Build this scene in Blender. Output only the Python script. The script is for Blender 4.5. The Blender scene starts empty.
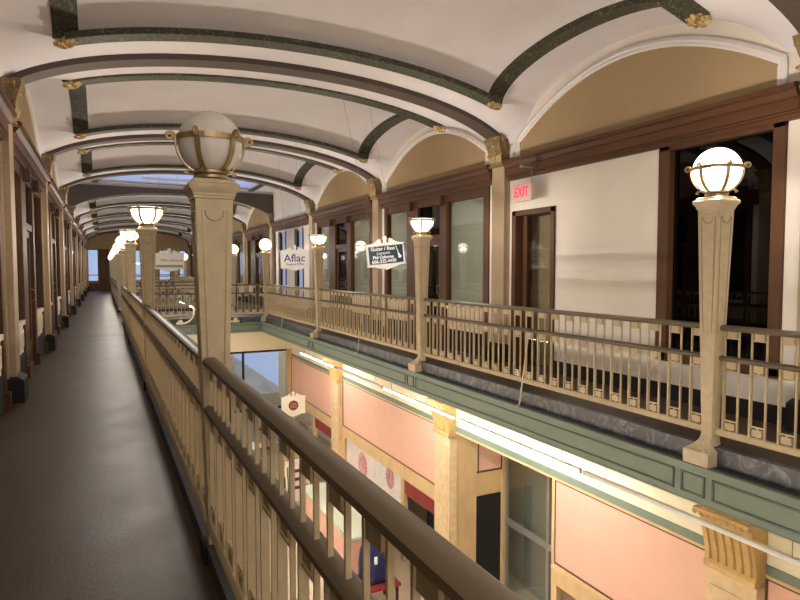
import bpy, bmesh, math, random
from mathutils import Vector, Matrix
random.seed(7)
PI = math.pi
SC = bpy.context.scene
COL = SC.collection

# ------------------------------------------------------------------ camera
E = 1.45
YAW = math.atan(297/600); PITCH = math.atan(31/600)
cd = bpy.data.cameras.new('camera'); cam = bpy.data.objects.new('camera', cd); COL.objects.link(cam)
cam.location = (0, 0, E)
cam.rotation_euler = (PI/2 - PITCH, 0, -YAW)
cd.sensor_fit = 'HORIZONTAL'; cd.sensor_width = 36; cd.lens = 36*600/800
cd.clip_start = 0.02; cd.clip_end = 300
SC.camera = cam
# ------------------------------------------------------------------ world, exposure
SKY_STRENGTH = 0.55
TUBE_STRENGTH = 52.0
GLOBE_STRENGTH = 1.7
GLOBE_WATTS = 20.0
w = bpy.data.worlds.new('sky'); SC.world = w; w.use_nodes = True
nt = w.node_tree; bg = nt.nodes['Background']
tc = nt.nodes.new('ShaderNodeTexCoord'); sx = nt.nodes.new('ShaderNodeSeparateXYZ'); cr = nt.nodes.new('ShaderNodeValToRGB')
nt.links.new(tc.outputs['Generated'], sx.inputs[0]); nt.links.new(sx.outputs['Z'], cr.inputs[0])
cr.color_ramp.elements[0].color = (0.50, 0.60, 0.92, 1); cr.color_ramp.elements[1].color = (0.40, 0.48, 0.80, 1)
nt.links.new(cr.outputs[0], bg.inputs['Color']); bg.inputs['Strength'].default_value = SKY_STRENGTH
vs = SC.view_settings
vs.view_transform = 'Standard'; vs.look = 'None'; vs.gamma = 1; vs.exposure = 0.9; vs.use_curve_mapping = False

# ------------------------------------------------------------------ plan (metres, camera at x=0 y=0, eye 1.45)
L = 4.9
Y0 = 3.18                        # first lamp post
def YK(k): return Y0 + L*k
XL, XR = -0.99, 5.87             # upper walls
RL, RR = 0.504, 4.37             # railing lines
CX = 2.42
FZ = -0.06                       # upper walkway floor
GZ = -4.3                        # ground floor
LEDGE = -0.11
KMIN, KMAX = -2, 9
YB, YE = YK(KMIN), YK(KMAX)
ORD = ['first','second','third','fourth','fifth','sixth','seventh','eighth','ninth','tenth','eleventh','twelfth']

# ------------------------------------------------------------------ materials
def s2l(c):
    return tuple((v/255/12.92 if v/255 <= .04045 else ((v/255+.055)/1.055)**2.4) for v in c)
def mat(name, rgb, rough=.5, metal=0, noise=0, scale=8, bump=0, stretch=(1,1,1), spec=.5, emis=0, emc=None, detail=5):
    m = bpy.data.materials.new(name); m.use_nodes = True
    n = m.node_tree; b = n.nodes['Principled BSDF']
    c = s2l(rgb)
    b.inputs['Base Color'].default_value = (*c, 1)
    b.inputs['Roughness'].default_value = rough; b.inputs['Metallic'].default_value = metal
    b.inputs['Specular IOR Level'].default_value = spec
    if emis:
        b.inputs['Emission Color'].default_value = (*(emc or c), 1); b.inputs['Emission Strength'].default_value = emis
    if noise or bump:
        t = n.nodes.new('ShaderNodeTexCoord'); mp = n.nodes.new('ShaderNodeMapping'); mp.inputs['Scale'].default_value = stretch
        z = n.nodes.new('ShaderNodeTexNoise'); z.inputs['Scale'].default_value = scale; z.inputs['Detail'].default_value = detail
        n.links.new(t.outputs['Object'], mp.inputs[0]); n.links.new(mp.outputs[0], z.inputs['Vector'])
        if noise:
            r = n.nodes.new('ShaderNodeValToRGB')
            r.color_ramp.elements[0].position = .3; r.color_ramp.elements[1].position = .7
            r.color_ramp.elements[0].color = (*[v*(1-noise) for v in c], 1)
            r.color_ramp.elements[1].color = (*[min(1, v*(1+noise)) for v in c], 1)
            n.links.new(z.outputs['Fac'], r.inputs[0]); n.links.new(r.outputs[0], b.inputs['Base Color'])
        if bump:
            bp = n.nodes.new('ShaderNodeBump'); bp.inputs['Strength'].default_value = bump; bp.inputs['Distance'].default_value = .01
            n.links.new(z.outputs['Fac'], bp.inputs['Height']); n.links.new(bp.outputs[0], b.inputs['Normal'])
    return m
def two_tone(name, a, bcol, scale, lo, hi, rough=.5, kind='noise', metal=0, dist=1.5, bump=0, stretch=(1,1,1)):
    m = bpy.data.materials.new(name); m.use_nodes = True; n = m.node_tree; b = n.nodes['Principled BSDF']
    t = n.nodes.new('ShaderNodeTexCoord'); mp = n.nodes.new('ShaderNodeMapping'); mp.inputs['Scale'].default_value = stretch
    z = n.nodes.new('ShaderNodeTexNoise'); z.inputs['Scale'].default_value = scale; z.inputs['Detail'].default_value = 6; z.inputs['Distortion'].default_value = dist
    n.links.new(t.outputs['Object'], mp.inputs[0]); n.links.new(mp.outputs[0], z.inputs['Vector'])
    r = n.nodes.new('ShaderNodeValToRGB'); r.color_ramp.elements[0].position = lo; r.color_ramp.elements[1].position = hi
    r.color_ramp.elements[0].color = (*s2l(a), 1); r.color_ramp.elements[1].color = (*s2l(bcol), 1)
    n.links.new(z.outputs['Fac'], r.inputs[0]); n.links.new(r.outputs[0], b.inputs['Base Color'])
    b.inputs['Roughness'].default_value = rough; b.inputs['Metallic'].default_value = metal
    if bump:
        bp = n.nodes.new('ShaderNodeBump'); bp.inputs['Strength'].default_value = bump; bp.inputs['Distance'].default_value = .02
        n.links.new(z.outputs['Fac'], bp.inputs['Height']); n.links.new(bp.outputs[0], b.inputs['Normal'])
    return m
def glass(name, tint=(1,1,1), refl=.12, rough=.0):
    m = bpy.data.materials.new(name); m.use_nodes = True; n = m.node_tree; n.nodes.clear()
    o = n.nodes.new('ShaderNodeOutputMaterial'); tr = n.nodes.new('ShaderNodeBsdfTransparent'); g = n.nodes.new('ShaderNodeBsdfGlossy')
    lw = n.nodes.new('ShaderNodeLayerWeight'); lw.inputs['Blend'].default_value = .5
    fr = n.nodes.new('ShaderNodeMath'); fr.operation = 'POWER'; fr.inputs[1].default_value = 4; n.links.new(lw.outputs['Facing'], fr.inputs[0])
    mx = n.nodes.new('ShaderNodeMixShader'); ad = n.nodes.new('ShaderNodeMath'); ad.operation = 'ADD'; ad.inputs[1].default_value = refl; ad.use_clamp = True
    tr.inputs[0].default_value = (*tint, 1); g.inputs['Roughness'].default_value = rough
    n.links.new(fr.outputs[0], ad.inputs[0]); n.links.new(ad.outputs[0], mx.inputs[0])
    n.links.new(tr.outputs[0], mx.inputs[1]); n.links.new(g.outputs[0], mx.inputs[2]); n.links.new(mx.outputs[0], o.inputs[0])
    return m
M = dict(
    plaster = mat('ceiling_plaster', (222,216,218), .8, noise=.03, scale=2),
    white_wall = mat('white_wall', (232,224,212), .75, noise=.02, scale=3),
    cream_wall = mat('cream_wall', (214,200,172), .75, noise=.03, scale=3),
    tan_wall = mat('tan_wall', (168,144,108), .8, noise=.03, scale=3),
    white_trim = mat('white_trim', (228,224,220), .5),
    wood = mat('brown_wood', (86,57,35), .6, spec=.3, noise=.25, scale=5, stretch=(1,1,.15)),
    cornice = mat('cornice_wood', (88,56,34), .5, spec=.35, noise=.2, scale=4, stretch=(.2,1,1)),
    arch = mat('arch_brown', (82,68,60), .6, noise=.08, scale=4),
    rib = two_tone('green_gilt_rib', (50,54,38), (132,122,88), 16, .52, .72, .55, dist=2.5),
    gilt = two_tone('gilt', (120,92,45), (214,186,128), 30, .35, .65, .38, metal=.35, bump=.5),
    metal = mat('cream_metal', (200,182,146), .5, noise=.07, scale=25, bump=.15),
    post = mat('post_stone_paint', (200,184,152), .55, noise=.10, scale=14, bump=.2),
    rail = mat('handrail_shade_brown', (106,92,70), .48, noise=.06, scale=9),  # railing metal browned: shade on rails lit from below, painted into the colour
    brass = mat('aged_brass', (168,146,108), .38, metal=.6, noise=.1, scale=20),
    green = mat('green_fascia', (116,130,116), .5, noise=.03, scale=5),
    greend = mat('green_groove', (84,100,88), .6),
    frieze = mat('cream_frieze', (232,224,196), .6, noise=.02, scale=5),
    pink = mat('pink_panel', (222,176,156), .6, noise=.03, scale=3),
    tan = mat('tan_wood', (206,176,130), .55, noise=.10, scale=6, stretch=(1,1,.4)),
    tanp = mat('tan_pilaster', (212,186,146), .6, noise=.12, scale=9),
    cap_dark = two_tone('capital_bronze', (92,74,46), (150,124,80), 14, .35, .65, .5, bump=.4),
    crest = mat('crest_green', (58,72,62), .5, noise=.05, scale=5),
    tancap = mat('gilded_tan', (196,164,106), .45, noise=.12, scale=9),
    tan_edge = mat('dark_panel_edge', (90,70,56), .5),
    marble = two_tone('grey_marble', (66,70,76), (150,152,154), 5, .48, .86, .3, dist=3),
    black = mat('black_base', (24,22,22), .75),
    ledge = mat('dark_ledge', (62,60,60), .55),
    curb = mat('dark_curb', (62,62,66), .5, noise=.2, scale=6),
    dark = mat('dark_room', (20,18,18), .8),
    blind = mat('roller_blind', (176,172,156), .8, noise=.05, scale=4, stretch=(.3,1,6)),
    shaft = mat('pilaster_stone', (172,150,122), .6, noise=.12, scale=40, bump=.3),
    glass = glass('clear_glass', (.92,.95,.95), .06),
    glassd = glass('dark_glass', (.35,.35,.36), .04),
    lamp_on = mat('lit_opal_glass', (255,238,212), .3, emis=GLOBE_STRENGTH, emc=(1,.86,.70)),
    lamp_off = mat('opal_glass', (226,222,216), .08, spec=.7),
    tube = mat('fluorescent_tube', (255,255,250), .4, emis=TUBE_STRENGTH, emc=(1,.97,.91)),
    tube_off = mat('unlit_tube', (235,235,235), .3),
    channel = mat('lamp_channel', (222,220,216), .4),
    sign_white = mat('sign_white', (226,224,220), .5),
    sign_cream = mat('sign_cream', (232,226,206), .5),
    sign_blue = mat('sign_dark_teal', (26,50,62), .4),
    ink_white = mat('white_lettering', (235,238,240), .5),
    ink_blue = mat('blue_lettering', (38,46,140), .5),
    ink_grey = mat('grey_lettering', (110,112,130), .5),
    band = mat('teal_band', (84,112,124), .5),
    maroon = mat('maroon', (132,42,40), .6, noise=.06, scale=5),
    maroon_d = mat('maroon_roundel', (110,44,40), .6),
    ink_pink = mat('pink_lettering', (214,150,140), .6),
    exit_red = mat('exit_letters', (255,60,80), .5, emis=.55, emc=(1,.05,.12)),
    exit_box = mat('exit_housing', (214,196,186), .5),
    alu = mat('aluminium', (168,166,164), .35, metal=.6),
    poster = two_tone('flower_poster', (216,212,206), (228,214,208), 3, .4, .6, .6, dist=1.0),
    poster_b = two_tone('swirl_poster', (208,202,196), (228,222,214), 4, .4, .6, .6, dist=4),
    rug = mat('navy_cloth', (28,30,78), .85, noise=.2, scale=10),
    red = mat('red_plastic', (210,36,44), .45),
    ground = mat('ground_floor_tile', (196,180,156), .35, noise=.1, scale=2),
    wire = mat('steel_wire', (150,145,135), .4, metal=.5),
)
def floor_material():
    m = bpy.data.materials.new('polished_concrete'); m.use_nodes = True; n = m.node_tree; b = n.nodes['Principled BSDF']
    t = n.nodes.new('ShaderNodeTexCoord')
    z = n.nodes.new('ShaderNodeTexNoise'); z.inputs['Scale'].default_value = 2.2; z.inputs['Detail'].default_value = 8
    z2 = n.nodes.new('ShaderNodeTexNoise'); z2.inputs['Scale'].default_value = 45; z2.inputs['Detail'].default_value = 3
    n.links.new(t.outputs['Object'], z.inputs['Vector']); n.links.new(t.outputs['Object'], z2.inputs['Vector'])
    r = n.nodes.new('ShaderNodeValToRGB'); r.color_ramp.elements[0].position = .3; r.color_ramp.elements[1].position = .72
    r.color_ramp.elements[0].color = (*s2l((62,49,35)), 1); r.color_ramp.elements[1].color = (*s2l((84,68,49)), 1)
    n.links.new(z.outputs['Fac'], r.inputs[0])
    # narrow cracks / joints every few metres
    wv = n.nodes.new('ShaderNodeTexWave'); wv.bands_direction = 'Y'; wv.inputs['Scale'].default_value = .021; wv.inputs['Distortion'].default_value = .3
    n.links.new(t.outputs['Object'], wv.inputs['Vector'])
    r2 = n.nodes.new('ShaderNodeValToRGB'); r2.color_ramp.elements[0].position = 0; r2.color_ramp.elements[1].position = .00012
    r2.color_ramp.elements[0].color = (.35,.35,.35,1); r2.color_ramp.elements[1].color = (1,1,1,1)
    n.links.new(wv.outputs['Fac'], r2.inputs[0])
    mx = n.nodes.new('ShaderNodeMix'); mx.data_type = 'RGBA'; mx.blend_type = 'MULTIPLY'; mx.inputs[0].default_value = 1
    n.links.new(r.outputs[0], mx.inputs[6]); n.links.new(r2.outputs[0], mx.inputs[7]); n.links.new(mx.outputs[2], b.inputs['Base Color'])
    rr = n.nodes.new('ShaderNodeMapRange'); rr.inputs[3].default_value = .36; rr.inputs[4].default_value = .55; b.inputs['Specular IOR Level'].default_value = .35
    n.links.new(z.outputs['Fac'], rr.inputs[0]); n.links.new(rr.outputs[0], b.inputs['Roughness'])
    bp = n.nodes.new('ShaderNodeBump'); bp.inputs['Strength'].default_value = .12; bp.inputs['Distance'].default_value = .01
    n.links.new(z2.outputs['Fac'], bp.inputs['Height']); n.links.new(bp.outputs[0], b.inputs['Normal'])
    return m
M['floor'] = floor_material()
def frosted():
    m = bpy.data.materials.new('frosted_skylight_glass'); m.use_nodes = True; n = m.node_tree; n.nodes.clear()
    o = n.nodes.new('ShaderNodeOutputMaterial'); t = n.nodes.new('ShaderNodeBsdfTranslucent'); t.inputs[0].default_value = (.92,.94,.98,1)
    n.links.new(t.outputs[0], o.inputs[0]); return m
M['sky_glass'] = frosted()
def lit_opal():
    m = bpy.data.materials.new('lit_opal_glass'); m.use_nodes = True; n = m.node_tree; n.nodes.clear()
    o = n.nodes.new('ShaderNodeOutputMaterial'); t = n.nodes.new('ShaderNodeBsdfTransparent'); e = n.nodes.new('ShaderNodeEmission'); a = n.nodes.new('ShaderNodeAddShader')
    t.inputs[0].default_value = (.5,.5,.5,1); e.inputs[0].default_value = (1,.87,.68,1); e.inputs[1].default_value = GLOBE_STRENGTH
    n.links.new(t.outputs[0], a.inputs[0]); n.links.new(e.outputs[0], a.inputs[1]); n.links.new(a.outputs[0], o.inputs[0]); return m
M['lamp_on'] = lit_opal()

# ------------------------------------------------------------------ mesh helpers
class MB:
    def __init__(s): s.v = []; s.f = []; s.m = []; s.mi = 0
    def add(s, vs_, fs):
        o = len(s.v); s.v += [tuple(p) for p in vs_]
        for f in fs: s.f.append([o+i for i in f]); s.m.append(s.mi)
        return s
    def box(s, x0, x1, y0, y1, z0, z1):
        return s.add([(x0,y0,z0),(x1,y0,z0),(x1,y1,z0),(x0,y1,z0),(x0,y0,z1),(x1,y0,z1),(x1,y1,z1),(x0,y1,z1)],
              [(0,3,2,1),(4,5,6,7),(0,1,5,4),(1,2,6,5),(2,3,7,6),(3,0,4,7)])
    def frustum(s, rings):                    # rings: (cx,cy,hx,hy,z)
        vs_ = []; fs = []
        for cx,cy,hx,hy,z in rings: vs_ += [(cx-hx,cy-hy,z),(cx+hx,cy-hy,z),(cx+hx,cy+hy,z),(cx-hx,cy+hy,z)]
        for i in range(len(rings)-1):
            a = i*4; b = a+4
            for j in range(4): k = (j+1)%4; fs.append((a+j,a+k,b+k,b+j))
        n = len(vs_); fs.append((3,2,1,0)); fs.append((n-4,n-3,n-2,n-1))
        return s.add(vs_, fs)
    def lathe(s, prof, c=(0,0,0), n=28):       # prof (r,z)
        vs_ = []; fs = []
        for r,z in prof:
            for i in range(n):
                t = 2*PI*i/n; vs_.append((c[0]+r*math.cos(t), c[1]+r*math.sin(t), c[2]+z))
        for i in range(len(prof)-1):
            for j in range(n): k = (j+1)%n; fs.append((i*n+j, i*n+k, (i+1)*n+k, (i+1)*n+j))
        if prof[0][0] > 1e-4: fs.append(tuple(reversed(range(n))))
        if prof[-1][0] > 1e-4: fs.append(tuple(range((len(prof)-1)*n, len(prof)*n)))
        return s.add(vs_, fs)
    def poly(s, pts, depth):                   # polygon in x,z plane extruded along y from 0 to depth
        n = len(pts)
        vs_ = [(x,0,z) for x,z in pts]+[(x,depth,z) for x,z in pts]
        fs = [tuple(range(n)), tuple(reversed(range(n, 2*n)))]
        for i in range(n): j = (i+1)%n; fs.append((i, n+i, n+j, j))
        return s.add(vs_, fs)
    def sweep(s, path, prof, up=None, closed=False, ring=False):
        # path: list of Vector; prof: list of (a,b): a along side, b along up vector
        path = [Vector(p) for p in path]; n = len(path); k = len(prof); vs_ = []; fs = []
        for i, p in enumerate(path):
            if closed: t = path[(i+1)%n]-path[i-1]
            else: t = path[min(i+1,n-1)]-path[max(i-1,0)]
            t.normalize(); u = Vector(up); sd = t.cross(u).normalized(); u2 = sd.cross(t).normalized()
            for a,b in prof: vs_.append(p+sd*a+u2*b)
        m = n if closed else n-1
        for i in range(m):
            i2 = (i+1)%n
            for j in range(k): j2 = (j+1)%k; fs.append((i*k+j, i*k+j2, i2*k+j2, i2*k+j))
        if not closed: fs.append(tuple(reversed(range(k)))); fs.append(tuple(range((n-1)*k, n*k)))
        return s.add(vs_, fs)
    def tube(s, path, r, n=8, up=(0.01,0.02,1)):
        return s.sweep(path, [(r*math.cos(2*PI*i/n), r*math.sin(2*PI*i/n)) for i in range(n)], up)
    def xf(s, mtx):
        s.v = [tuple(mtx @ Vector(p)) for p in s.v]; return s
    def build(s, name, ms, parent=None, smooth=False, bevel=0, fix=True):
        me = bpy.data.meshes.new(name); me.from_pydata(s.v, [], s.f)
        for m_ in (ms if isinstance(ms, (list,tuple)) else [ms]): me.materials.append(m_)
        me.polygons.foreach_set('material_index', s.m)
        if fix:
            b = bmesh.new(); b.from_mesh(me); bmesh.ops.recalc_face_normals(b, faces=b.faces); b.to_mesh(me); b.free()
        if smooth:
            me.polygons.foreach_set('use_smooth', [True]*len(me.polygons))
            try: me.set_sharp_from_angle(angle=math.radians(40))
            except Exception: pass
        me.update()
        o = bpy.data.objects.new(name, me); COL.objects.link(o)
        if parent is not None: o.parent = parent
        if bevel:
            md = o.modifiers.new('bevel', 'BEVEL'); md.width = bevel; md.segments = 2; md.limit_method = 'ANGLE'
        return o
def thing(name, label, cat, loc=(0,0,0), rz=0, group=None, rot=None):
    o = bpy.data.objects.new(name, None); COL.objects.link(o); o.empty_display_size = .1
    o.location = loc; o.rotation_euler = rot or (0,0,rz); o['label'] = label; o['category'] = cat
    if group: o['group'] = group
    return o
def tag(o, label, cat, group=None):
    o['label'] = label; o['category'] = cat
    if group: o['group'] = group
    return o
def struct(o): o['kind'] = 'structure'; return o
def dup(root, loc, rz=None, label=None, group=None):
    r = root.copy(); COL.objects.link(r); r.location = loc
    if rz is not None: r.rotation_euler = (0,0,rz)
    if label: r['label'] = label
    if group: r['group'] = group
    for ch in list(root.children):
        c = ch.copy(); COL.objects.link(c); c.parent = r
        for g in ch.children:
            d = g.copy(); COL.objects.link(d); d.parent = c
    return r
def text(name, body, size, m, parent, loc, ext=.004, sx=1.0, bold=0, shear=0):
    cu = bpy.data.curves.new(name, 'FONT'); cu.body = body; cu.size = size; cu.extrude = ext; cu.align_x = 'CENTER'; cu.align_y = 'CENTER'
    cu.offset = bold; cu.shear = shear; cu.resolution_u = 3
    t = bpy.data.objects.new('tmp', cu); COL.objects.link(t)
    dg = bpy.context.evaluated_depsgraph_get(); me = bpy.data.meshes.new_from_object(t.evaluated_get(dg)); bpy.data.objects.remove(t)
    me.name = name; me.materials.clear(); me.materials.append(m)
    mt = Matrix.Rotation(PI/2, 4, 'X') @ Matrix.Diagonal((sx,1,1,1)); me.transform(mt)
    o = bpy.data.objects.new(name, me); COL.objects.link(o); o.parent = parent; o.location = loc
    return o

# ------------------------------------------------------------------ ceiling surface
HS = 3.45; XCN = 2.71; YCN = 1.66; HB = 2.45
def Az(dx): return 3.20 + .91*math.sqrt(max(0, 1-(dx/3.48)**2))
def Bz(ty): return .48*math.sqrt(max(0, 1-(ty/YCN)**2))
def Wz(ty): return 4.30 - .72*(ty/2.25)**2
def Sz(x, ty):
    dx = abs(x-CX); ty = abs(ty)
    A = Az(dx)+.07
    if dx <= XCN:
        if ty >= YCN: return A
        return A + Bz(ty)
    p = min(1, (dx-XCN)/(HS+.05-XCN)); zc = Az(XCN)+.07
    if ty <= YCN: return (zc+Bz(ty))*(1-p) + Wz(ty)*p
    q = (ty-YCN)/(HB-YCN)
    return (1-q)*(zc*(1-p)+Wz(ty)*p) + q*A

VAULT = [k for k in range(KMIN, KMAX) if k != 3]
mb = MB()
xs = sorted(set([round(CX+s_*v,4) for s_ in (-1,1) for v in [0,.3,.6,.9,1.2,1.5,1.8,2.1,2.35,2.5,2.6,2.66,XCN,XCN+.1,XCN+.2,XCN+.3,XCN+.4,XCN+.5,XCN+.6,XCN+.68,HS+.03]]))
tys = sorted(set([round(s_*v,4) for s_ in (-1,1) for v in [0,.2,.4,.6,.8,1.0,1.2,1.3,1.4,1.48,1.56,1.61,1.64,YCN,YCN+.12,YCN+.25,YCN+.4,YCN+.6,HB]]))
for k in VAULT:
    ym = YK(k)+HB; vs_ = [(x, ym+t, Sz(x,t)) for t in tys for x in xs]; n = len(xs); fs = []
    for i in range(len(tys)-1):
        for j in range(n-1): fs.append((i*n+j, i*n+j+1, (i+1)*n+j+1, (i+1)*n+j))
    mb.add(vs_, fs)
# skylight bay: flat border round the glazed opening
y0, y1 = YK(3), YK(4); ZS = 4.36; SX0, SX1 = 0.0, 4.94; SY0, SY1 = y0+.45, y1-.45
mb.box(XL-.1, SX0, y0, y1, ZS, ZS+.1); mb.box(SX1, XR+.1, y0, y1, ZS, ZS+.1)
mb.box(SX0, SX1, y0, SY0, ZS, ZS+.1); mb.box(SX0, SX1, SY1, y1, ZS, ZS+.1)
# the head walls between vault end and flat border
for yy in (y0, y1):
    pts = [(x, Az(abs(x-CX))+.0) for x in xs]
    vs_ = [(x, yy, z) for x,z in pts] + [(x, yy, ZS+.1) for x,z in pts]; n = len(xs)
    mb.add(vs_, [(i, i+1, n+i+1, n+i) for i in range(n-1)])
struct(mb.build('ceiling', M['plaster'], smooth=True, fix=False))
# roof slab over everything but the skylight keeps the daylight out
mb = MB(); mb.box(XL-2, XR+2, YB-.3, y0, 5.0, 5.1); mb.box(XL-2, XR+2, y1, YE+.3, 5.0, 5.1)
mb.box(XL-2, SX0-.02, y0, y1, 5.0, 5.1); mb.box(SX1+.02, XR+2, y0, y1, 5.0, 5.1)
mb.box(SX0-.06, SX0, SY0, SY1, ZS, 5.1); mb.box(SX1, SX1+.06, SY0, SY1, ZS, 5.1); mb.box(SX0, SX1, SY0-.06, SY0, ZS, 5.1); mb.box(SX0, SX1, SY1, SY1+.06, ZS, 5.1)
mb.box(SX0, SX1, y0, SY0, 5.0, 5.1); mb.box(SX0, SX1, SY1, y1, 5.0, 5.1)
struct(mb.build('ceiling_roof', M['plaster']))

# ------------------------------------------------------------------ floors
mb = MB()
mb.box(XL-1.6, RL+.03, YB-.1, YE+.2, -.395, FZ)
mb.box(RR-.03, XR+1.6, YB-.1, YE+.2, -.395, FZ)
mb.box(RL+.03, RR-.03, YK(3)-.03, YK(4)+.03, -.395, FZ)
mb.box(RL+.03, RR-.03, YK(8)-.03, YE+.2, -.395, FZ)
mb.box(RL+.03, RR-.03, YB-.1, YB+L+.03, -.395, FZ)
struct(mb.build('floor', M['floor']))
mb = MB(); mb.box(-2.6, 7.6, YB-.1, YE+.2, GZ-.1, GZ)
struct(mb.build('floor_ground', M['ground']))
# soffits
mb = MB()
mb.box(XL-1.6, RL+.19, YB-.1, YE+.2, -.409, -.40); mb.box(RR-.19, XR+1.6, YB-.1, YE+.2, -.409, -.40)
mb.box(RL+.19, RR-.19, YK(3)-.19, YK(4)+.19, -.409, -.40)
struct(mb.build('ceiling_ground', M['frieze']))

# curbs: marble on the atrium side, dark on the walkway side; ledge
def curb_run(n, x, side, ya, yb):      # side +1: atrium lies to +x
    a = MB(); a.box(min(x, x+.06*side), max(x, x+.06*side), ya, yb, -.40, .04)
    a.mi = 1; a.box(min(x, x-.06*side), max(x, x-.06*side), ya, yb, FZ-.02, .038)
    a.mi = 2; e = x+.142*side; f = x+.06*side; a.box(min(e,f), max(e,f), ya, yb, LEDGE-.06, LEDGE)
    struct(a.build('trim_%d' % n, [M['marble'], M['curb'], M['ledge']]))
SEG = [(YB+L, YK(3)-.2), (YK(4)+.2, YK(8))]
i = 1
for ya, yb in SEG:
    curb_run(i, RL, 1, ya, yb); i += 1
    curb_run(i, RR, -1, ya, yb); i += 1
for yy, sg in ((YK(3), -1), (YK(4), 1), (YK(8), -1), (YB+L, 1)):
    a = MB(); a.box(RL+.06, RR-.06, min(yy, yy+.06*sg), max(yy, yy+.06*sg), -.40, .04)
    a.mi = 1; a.box(RL+.06, RR-.06, min(yy, yy-.06*sg), max(yy, yy-.06*sg), FZ-.02, .04)
    a.mi = 2; e = yy+.142*sg; f = yy+.06*sg; a.box(RL+.06, RR-.06, min(e,f), max(e,f), LEDGE-.06, LEDGE)
    struct(a.build('trim_%d' % i, [M['marble'], M['curb'], M['ledge']])); i += 1
# green fascia with sunk panels
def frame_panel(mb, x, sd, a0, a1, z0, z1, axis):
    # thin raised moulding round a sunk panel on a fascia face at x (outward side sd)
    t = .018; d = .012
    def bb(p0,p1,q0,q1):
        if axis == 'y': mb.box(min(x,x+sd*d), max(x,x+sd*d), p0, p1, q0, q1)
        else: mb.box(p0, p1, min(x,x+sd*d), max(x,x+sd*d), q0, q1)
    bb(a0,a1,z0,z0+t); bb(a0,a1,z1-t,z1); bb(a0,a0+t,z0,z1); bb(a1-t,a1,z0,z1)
def fascia(name_i, x, sd, ya, yb, centers, axis='y'):
    f = MB()
    if axis == 'y': f.box(min(x,x-sd*.05), max(x,x-sd*.05), ya, yb, -.41, LEDGE+.002)
    else: f.box(ya, yb, min(x,x-sd*.05), max(x,x-sd*.05), -.41, LEDGE+.002)
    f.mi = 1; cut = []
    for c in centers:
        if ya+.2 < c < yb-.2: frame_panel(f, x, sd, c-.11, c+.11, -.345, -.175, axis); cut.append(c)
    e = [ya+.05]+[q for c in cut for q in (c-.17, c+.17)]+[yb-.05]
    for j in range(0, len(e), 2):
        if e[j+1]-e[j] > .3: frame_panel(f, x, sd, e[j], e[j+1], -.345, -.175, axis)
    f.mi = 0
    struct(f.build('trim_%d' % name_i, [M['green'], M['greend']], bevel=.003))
cs = [YK(k) for k in range(KMIN, KMAX+1)]
for ya, yb in SEG:
    fascia(i, RL+.19, 1, ya, yb, cs); i += 1
    fascia(i, RR-.19, -1, ya, yb, cs); i += 1
fascia(i, YK(3)-.19, -1, RL+.19, RR-.19, [CX-.03], 'x'); i += 1
fascia(i, YK(4)+.19, 1, RL+.19, RR-.19, [CX-.03], 'x'); i += 1
TRIM = i

# ------------------------------------------------------------------ upper walls
def wall_side(name, right):
    """shell behind the shopfronts, the wall above the cornice and the bay openings"""
    X = XR if right else XL; s = 1 if right else -1
    def bx(mb, d0, d1, ya, yb, z0, z1):
        a, b = X+s*d0, X+s*d1; mb.box(min(a,b), max(a,b), ya, yb, z0, z1)
    mb = MB(); mb.mi = 1
    segs = [(YB-.1, YK(3)), (YK(4), YE+.1)]
    mb.mi = 0
    bx(mb, 0, .15, YB-.1, YE+.1, 2.95, 5.0)                     # above the cornice
    for k in range(KMIN, KMAX+1):                               # piers behind the pilasters
        bx(mb, 0, 1.4, YK(k)-.36, YK(k)+.36, FZ-.1, 2.96)
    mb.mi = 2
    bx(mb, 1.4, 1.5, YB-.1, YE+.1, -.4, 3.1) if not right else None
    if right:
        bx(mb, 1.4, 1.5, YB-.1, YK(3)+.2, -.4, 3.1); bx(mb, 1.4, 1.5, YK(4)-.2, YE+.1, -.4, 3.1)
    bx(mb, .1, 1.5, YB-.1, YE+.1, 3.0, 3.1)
    mb.mi = 0
    if right:
        # first bay: solid white wall pierced by a door and a dark window
        ya, yb = YK(0)+.36, YK(1)-.36
        bx(mb, 0, .16, 4.90, 6.86, FZ-.1, 2.96); bx(mb, 0, .16, 3.54, 3.66, FZ-.1, 2.96)
        bx(mb, 0, .16, 3.66, 4.90, FZ-.1, .45); bx(mb, 0, .16, 3.66, 4.90, 2.86, 2.96)
        bx(mb, 0, .16, 6.86, yb, 2.32, 2.96)
        # skylight bay: white wall with two tall windows
        W = [(19.0,19.62),(21.05,21.7)]
        ed = YK(3)
        for a_, b_ in W: bx(mb, 0, .16, ed, a_, FZ-.1, 2.96); bx(mb, 0, .16, a_, b_, FZ-.1, .5); bx(mb, 0, .16, a_, b_, 2.75, 2.96); ed = b_
        bx(mb, 0, .16, ed, YK(4), FZ-.1, 2.96)
    o = mb.build(name, [M['white_wall'], M['tan_wall'], M['dark']]); struct(o)
wall_side('wall_right', True); wall_side('wall_left', False)

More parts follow.
